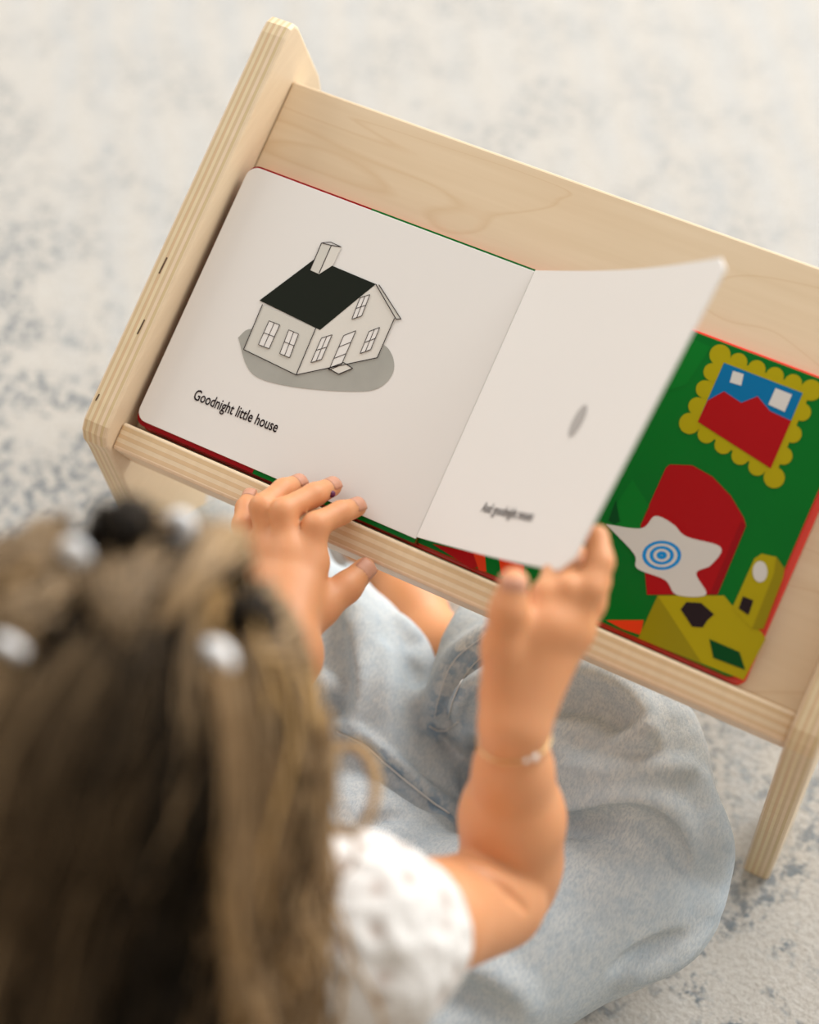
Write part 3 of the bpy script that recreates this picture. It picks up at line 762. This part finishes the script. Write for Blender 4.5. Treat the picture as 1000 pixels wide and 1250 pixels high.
# fine crumple of the cloth
def vnoise(Pt, s, seed):
    r = np.random.default_rng(seed); tot = 0
    for i in range(7):
        k = r.normal(size=3); k /= np.linalg.norm(k); tot = tot+np.sin((Pt@k)*s*r.uniform(.6, 1.7)+r.uniform(0, 6.28)+1.5*np.sin(Pt@(r.normal(size=3))*s*.4))
    return tot/7
V = V+N*(.0010*vnoise(V, 95, 3)+.0004*vnoise(V, 260, 4))[:, None]; V[:, 2] = np.maximum(V[:, 2], .001)
jeans = np_mesh('jeans', V, Q, M_denim, person); jeans['label'] = 'baggy faded pale blue denim jeans'
# nearest surface point along a view-independent vertical drop, for seams
from mathutils.bvhtree import BVHTree
SEAMS = []
bvh = BVHTree.FromPolygons([tuple(v) for v in V], [tuple(map(int, q_)) for q_ in Q])
def on_jeans(x, y, off=.0008):
    v = RM.T @ np.array([(x-500)/F, (y-625)/F, 1.0]); hit = bvh.ray_cast(Vector(CAM), Vector(v).normalized())
    if hit[0] is None: return None
    return np.array(hit[0])+np.array(hit[1])*off
def seam(pix, r, m, nm, per=8, off=.0006):
    pts = []
    for p in spline([(*p, 0) for p in pix], per):
        h_ = on_jeans(p[0], p[1], off)
        if h_ is not None and (not pts or .0005 < np.linalg.norm(h_-pts[-1]) < .03): pts.append(h_)
    if len(pts) > 2: tube(nm, pts, r, m, jeans, 6); SEAMS.append(np.array(pts))
seam([(411, 892), (445, 909), (472, 932), (510, 964), (548, 994)], .0007, M_thread, 'stitching', 10)
seam([(524, 886), (535, 891), (548, 890), (560, 880)], .0005, M_thread, 'stitching')
seam([(548, 878), (556, 850), (575, 815), (608, 788)], .0004, M_thread, 'stitching')
seam([(530, 876), (538, 845), (556, 805), (604, 768)], .0003, M_thread, 'stitching')
sd_ = np.full(len(V), 1.0)
for S_ in SEAMS:
    for p_ in S_: sd_ = np.minimum(sd_, ((V-p_)**2).sum(1))
wr_ = np.clip(1-np.sqrt(sd_)/.011, 0, 1)
fa = jeans.data.color_attributes.new('seam_fade', 'FLOAT_COLOR', 'POINT'); fa.data.foreach_set('color', np.repeat(np.stack([wr_, wr_, wr_, np.ones(len(V))], 1), 1, 0).astype(np.float32).ravel())

# ------------------------------------------------------------------ blouse
ft = Field((-.10, -.43, .06), (.40, -.06, .40), .0022)
ft.add(ell(MID+[0.002, -.012, -.09], (.112, .080, .130)), .03)
ft.add(ell(PEL+[0, -.004, .06], (.112, .092, .075)), .03)
ft.add(cone(SHL+[.02, 0, -.004], SHR+[-.02, 0, -.006], .040, .039), .03)
ft.add(cone(MID+[0, 0, .0], MID*.5+NECK*.5, .052, .040), .03)
du = ELR-SHR; du /= np.linalg.norm(du)
ft.add(chain([SHR+[-.02, -.005, .002], SHR+du*.008, SHR+du*.028], [.039, .041, .037], .01), .02)
dl = ELL-SHL; dl /= np.linalg.norm(dl)
ft.add(chain([SHL, SHL+dl*.05], [.044, .040], .01), .02)
ft.cut(cone(SHR+du*.076, SHR+du*.17, .036, .046), .005); ft.cut(cone(SHL+dl*.083, SHL+dl*.17, .036, .044), .005)
ft.cut(cone(NECK, NECK+[0, .02, .06], .040, .045), .006)
V, Q = ft.mesh(2); del ft
N = vnormals(V, Q); V = V+N*(.0022*vnoise(V, 120, 11)+.0013*vnoise(V, 380, 12))[:, None]
bl = np_mesh('blouse', V, Q, M_lace, person); bl['label'] = 'white lace short sleeved blouse'

# ------------------------------------------------------------------ hair
hair = empty('hair', tuple(HC)); hair.parent = person; hair.matrix_parent_inverse = Matrix.Translation(person.location).inverted(); hair['label'] = 'light brown wavy hair tied back in small sections'
WORLD['hair'] = tuple(HC)
def hlink(o):
    o.parent = hair; o.matrix_parent_inverse = Matrix.Translation(Vector(HC)).inverted(); return o
def scalp(d, off):                                        # point on the head along head-frame direction d
    d = np.atleast_2d(d); d = d/np.linalg.norm(d, axis=1)[:, None]; k = 1/np.sqrt(((d/HR3)**2).sum(1)); return HC+((d*(k[:, None]+off)) @ AX)
def level(p, off):
    q_ = (p-HC) @ AX.T; return np.sqrt(((q_/(HR3+off))**2).sum(1))
strand_pts = []; strand_tone = []; strand_w = []
def push(p, off):
    lv = level(p, off); q_ = np.where(lv[:, None] < 1, HC+(p-HC)/lv[:, None], p)
    # keep off the shoulders and back
    for a, b, r in ((SHL, SHR, .052), (MID, PEL+np.array([0, 0, .06]), .085)):
        ba = b-a; t = np.clip(((q_-a)@ba)/(ba@ba), 0, 1); c_ = a+t[:, None]*ba; d = q_-c_; L_ = np.linalg.norm(d, axis=1); q_ = np.where((L_ < r)[:, None], c_+d/L_[:, None]*r, q_)
    return q_
DK = np.array([.006, .0045, .003]); MD = np.array([.10, .066, .035]); LT = np.array([.44, .30, .165]); GD = np.array([.64, .40, .15])
def tone(x): 
    x = np.clip(x, 0, 1)[:, None]; return np.where(x < .4, DK+(MD-DK)*x/.4, np.where(x < .8, MD+(LT-MD)*(x-.4)/.4, LT+(GD-LT)*(x-.8)/.2))
def add_strands(P3, t3, wd):
    strand_pts.append(P3); strand_tone.append(t3); strand_w.append(np.full(len(P3), wd))
# back hair: guides from the crown and the sides, drawn back, then falling with a wave
def fall(roots, n_per, steps, step, flow0, clump_tone, seed, wave=.006, spread=.0075, off0=.006, lift=.004):
    r = np.random.default_rng(seed); G_ = len(roots); n_ = G_*n_per
    gi = np.repeat(np.arange(G_), n_per)
    root = roots[gi]+r.normal(0, spread*.8, (n_, 3)); off = off0+np.abs(r.normal(0, lift, n_))
    p = root.copy(); out = []
    gph = r.uniform(0, 6.28, G_)[gi]+r.normal(0, .25, n_); gfr = r.uniform(.7, 1.3, G_)[gi]; gdir = r.normal(0, 1, (G_, 3))[gi]; gdir /= np.linalg.norm(gdir, axis=1)[:, None]
    jit = r.normal(0, 1, (n_, 3)); fl0 = np.array(flow0, float)
    for s in range(steps):
        lv = level(p, 0.0)
        out_ = p-HC; out_ /= np.linalg.norm(out_, axis=1)[:, None]
        fl_ = np.repeat(fl0[None], n_, 0) if fl0.ndim == 1 else fl0[gi]
        g_ = np.clip((s/steps-.30)*2.2, 0, 1)
        d = fl_*(1-g_)+np.array([0, -.10, -1.0])*g_
        near = np.clip(1.6-lv, 0, 1)[:, None]
        d = d-out_*((d*out_).sum(1)[:, None])*np.where((d*out_).sum(1)[:, None] < 0, 1, .0)*near
        d /= np.linalg.norm(d, axis=1)[:, None]+1e-9
        p = p+d*step
        q_ = p+gdir*(wave*math.sin(0)+wave*np.sin(gph+gfr*s*.62)[:, None])*min(1, s/6)+jit*spread*.12*min(1, s/4)
        lo = push(q_, 0.002)
        # per-strand shell height above the scalp
        lvq = level(lo, off.mean()); 
        q2 = (lo-HC); k_ = np.sqrt((((q2@AX.T)/(HR3[None]+off[:, None]))**2).sum(1)); lo = np.where(k_[:, None] < 1, HC+q2/k_[:, None], lo)
        p = np.where(level(p, 0)[:, None] < 1, lo, p); out.append(lo)
    P3 = np.stack(out, 1)
    sp_ = np.linspace(0, 1, steps)[None, :]
    tn_ = clump_tone[gi][:, None]+r.normal(0, .05, (n_, 1))+.55*np.clip(sp_-.55, 0, 1)
    add_strands(P3, np.stack([tone(tn_[:, k]) for k in range(steps)], 1), .00085)
r = np.random.default_rng(21)
back = -fdir
def dirs(n_, az0, az1, el0, el1):                         # head-frame directions: azimuth from the back (+ to the right), elevation from the ear level
    az = r.uniform(az0, az1, n_); el = np.arcsin(r.uniform(math.sin(el0), math.sin(el1), n_))
    return np.stack([np.sin(az)*np.cos(el), -np.cos(az)*np.cos(el), np.sin(el)], 1)
# locks: tone changes smoothly across the back of the head, dark in the middle, golden at the sides
AZ = [-2.0, -1.2, -.6, -.3, -.1, .15, .4, .6, .8, 1.0, 1.15, 1.3, 1.45, 1.6, 1.8, 2.0]; TZ = [.66, .62, .66, .55, .68, .50, .26, .40, .06, .0, .04, .46, .72, .12, .60, .95]
def azt(d): return np.interp(np.arctan2(d[:, 0], -d[:, 1]), AZ, TZ)
d1 = dirs(140, -2.0, 2.0, -.3, 1.2)
fall(scalp(d1, .004), 13, 24, .0088, (0, -.75, -.65), np.clip(azt(d1)-.10+r.normal(0, .05, 140), 0, 1), 31, .004, .009, .004, .003)
d2 = dirs(190, -2.0, 2.0, .1, 1.25)
fall(scalp(d2, .006), 14, 26, .0090, (0, -.80, -.60), np.clip(azt(d2)+r.normal(0, .07, 190), 0, 1), 32, .007, .006, .008, .004)
# side locks over the shoulders, golden
d3 = dirs(34, 1.1, 1.9, -.2, .5); fall(scalp(d3, .006), 14, 26, .0085, (.15, -.45, -.88), np.clip(r.normal(.70, .12, 34), 0, 1), 33, .010, .006, .009, .004)
d4 = dirs(34, -1.8, -1.0, -.2, .5); fall(scalp(d4, .006), 14, 26, .0085, (-.15, -.45, -.88), np.clip(r.normal(.66, .12, 34), 0, 1), 34, .009, .006, .009, .004)
# front sections: each gathered to a small elastic, then running on to the next one
def onhead(x, y):                                         # scalp direction seen at a picture position, kept as a head-frame direction
    v = RM.T @ np.array([(x-500)/F, (y-625)/F, 1.0]); v /= np.linalg.norm(v)
    o_ = (CAM-HC) @ AX.T; d_ = v @ AX.T; R_ = HR3+.006; o_, d_ = o_/R_, d_/R_
    a = d_@d_; b = 2*o_@d_; c_ = o_@o_-1; D = b*b-4*a*c_
    t = (-b-math.sqrt(max(D, 0)))/(2*a); q_ = (o_+t*d_)*R_; return q_/np.linalg.norm(q_)
def arc(d0, d1, n_, offs):
    t = np.linspace(0, 1, n_)[:, None]; d = d0[None]*(1-t)+d1[None]*t; d /= np.linalg.norm(d, axis=1)[:, None]; return d, offs
ties = {'a': onhead(95, 692), 'b': onhead(214, 660), 'c': onhead(255, 815), 'd': onhead(20, 800), 'e': onhead(130, 800)}
def section(roots, tie, n_, tn, puff=.010, seed=1):
    rr = np.random.default_rng(seed); k = 12; out = np.zeros((n_, k, 3)); roots = np.array(roots)
    wts = rr.dirichlet(np.ones(len(roots)), n_); st = wts@roots; st += rr.normal(0, .05, st.shape)
    for i in range(k):
        t = i/(k-1); d = st*(1-t)+tie*t; off = .004+puff*math.sin(math.pi*min(1, t*1.05))**1.2*.9; off = off*rr.uniform(.7, 1.1, n_) if 0 < i < k-1 else np.full(n_, .006)
        dn_ = d/np.linalg.norm(d, axis=1)[:, None]; kk = 1/np.sqrt(((dn_/HR3)**2).sum(1)); out[:, i] = HC+(dn_*(kk+off)[:, None])@AX
    out[:, -1] += rr.normal(0, .0018, (n_, 3)); tt = np.clip(tn+rr.normal(0, .10, n_), 0, 1)
    add_strands(out, np.repeat(tone(tt)[:, None], k, 1), .0010)
H_ = lambda *a: np.array([onhead(x, y) for x, y in a])
fr_dir = lambda az, el: np.array([math.sin(az)*math.cos(el), math.cos(az)*math.cos(el), math.sin(el)])
section(np.vstack([H_((0, 690), (40, 700), (0, 760)), [fr_dir(-.75, .55), fr_dir(-.95, .35)]]), ties['a'], 420, .56, .010, 1)
section(np.vstack([[fr_dir(-.35, .6), fr_dir(-.1, .6), fr_dir(.2, .55)], H_((150, 670), (260, 660))]), ties['b'], 420, .55, .010, 2)
section(np.vstack([H_((215, 665), (150, 690), (100, 700), (160, 780))]), ties['e'], 460, .50, .013, 3)
section(np.vstack([H_((300, 700), (345, 740), (365, 820), (330, 860)), [fr_dir(.7, .4)]]), ties['c'], 520, .58, .013, 4)
section(np.vstack([H_((300, 665), (340, 700)), [fr_dir(.55, .5), fr_dir(.9, .3), fr_dir(1.1, .1)]]), onhead(352, 800), 420, .66, .008, 5)
section(np.vstack([H_((95, 695), (20, 740), (60, 760))]), ties['d'], 380, .55, .010, 6)
section(np.vstack([H_((285, 690), (290, 684))]), onhead(165, 800), 110, .74, .022, 7)      # light strand crossing between sections
section(H_((132, 668), (150, 655), (170, 662)), onhead(152, 694), 260, .02, .022, 8)  # shadowed hollow behind the elastic, put into near-black hair
section(H_((262, 752), (290, 748), (304, 772)), onhead(282, 786), 260, .04, .020, 9)  # second dark hollow, its shade put into the strand tone
# tails running back from the ties
for i, (k_, tn) in enumerate((('c', .70), ('e', .34), ('d', .52))):
    rt_ = scalp(ties[k_][None], .012).repeat(4, 0)+r.normal(0, .002, (4, 3))
    fall(rt_, 34, 22, .0090, (.42 if k_ == 'c' else -.06, -.80, -.6), np.clip(r.normal(tn, .08, 4), 0, 1), 60+i, .005, .0030, .014, .003)
# build all strands as three-sided tapering tubes, one part
VV = []; FF = []; CC = []; base_i = 0
for P3, T3, Wd in zip(strand_pts, strand_tone, strand_w):
    n_, k = P3.shape[:2]; tg = np.gradient(P3, axis=1); tg /= np.linalg.norm(tg, axis=2)[..., None]+1e-9
    o_ = P3-HC; s_ = np.cross(tg, o_); s_ /= np.linalg.norm(s_, axis=2)[..., None]+1e-9; q_ = np.cross(s_, tg)
    tp = np.clip((k-1-np.arange(k))/3.0, .25, 1)[None, :, None]*Wd[:, None, None]
    ring_ = np.stack([P3+tp*(math.cos(a)*s_+math.sin(a)*q_) for a in (math.pi/2, math.pi/2+2.094, math.pi/2+4.189)], 2)
    VV.append(ring_.reshape(-1, 3)); CC.append(np.repeat(T3.reshape(-1, 3), 3, 0))
    id_ = base_i+np.arange(n_*k*3).reshape(n_, k, 3)
    for e in range(3):
        a, b = id_[:, :-1, e], id_[:, :-1, (e+1) % 3]; c_, d = id_[:, 1:, (e+1) % 3], id_[:, 1:, e]; FF.append(np.stack([a, b, c_, d], -1).reshape(-1, 4))
    base_i += n_*k*3
VV = np.concatenate(VV); FF = np.concatenate(FF); CC = np.concatenate(CC)
ho = np_mesh('strands', VV, FF, M_hair, None); ho['kind'] = 'stuff'; hlink(ho)
ca = ho.data.color_attributes.new('tone', 'FLOAT_COLOR', 'POINT'); ca.data.foreach_set('color', np.concatenate([CC, np.ones((len(CC), 1))], 1).astype(np.float32).ravel())
# under layer hugging the back of the head so the scalp only shows in the partings
vs = []; fs = []; na, ne = 40, 22
pax = np.array([0, -.5, .866]); px1 = np.array([1., 0, 0]); px2 = np.cross(pax, px1)
for i in range(ne+1):
    for j in range(na):
        po = .02+1.46*i/ne; an = 2*math.pi*j/na; d = pax*math.cos(po)+math.sin(po)*(math.cos(an)*px1+math.sin(an)*px2); vs.append(scalp(d, .0035)[0])
for i in range(ne):
    for j in range(na): fs.append([i*na+j, i*na+(j+1) % na, (i+1)*na+(j+1) % na, (i+1)*na+j])
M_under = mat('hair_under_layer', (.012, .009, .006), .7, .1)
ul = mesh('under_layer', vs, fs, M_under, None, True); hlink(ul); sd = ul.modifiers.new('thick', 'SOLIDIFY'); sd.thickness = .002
# elastics
for k_ in ('a', 'b', 'c', 'd'):
    d = ties[k_]; c_ = scalp(d[None], .011)[0]; nd = (d/HR3**2)@AX; nd /= np.linalg.norm(nd); t1 = np.cross(nd, fdir); t1 /= np.linalg.norm(t1); t2 = np.cross(nd, t1)
    axd = t1*.2+t2; axd /= np.linalg.norm(axd); s_ = np.cross(axd, nd); pts = [c_+.0042*(math.cos(t)*s_+math.sin(t)*nd) for t in np.linspace(0, 6.283, 25)[:-1]]
    e_ = tube('hair_elastic', pts, (.0040 if k_ == 'c' else .0025), M_elastic, None, 8, True); hlink(e_)
# loose curl hanging beside the right cheek, rooted in the side hair
M_curl = mat('golden_curl', (.46, .29, .12), .45)
for i in range(10):
    j_ = rng.normal(0, .0011, 3); pts = [P(340, 850, .425)+j_, P(368, 880, .412)+j_, P(388, 902, .402)+j_]
    for t in np.linspace(0, 1, 30):
        an = -2.0+6.4*t; cx_, cy_ = 430-10*t, 962+6*t; rr_ = 36-5*t
        pts.append(P(cx_+rr_*math.cos(an), cy_+1.5*rr_*math.sin(an), .395-.012*t)+j_)
    hlink(tube('curl', pts, .00065, M_curl, None, 5))
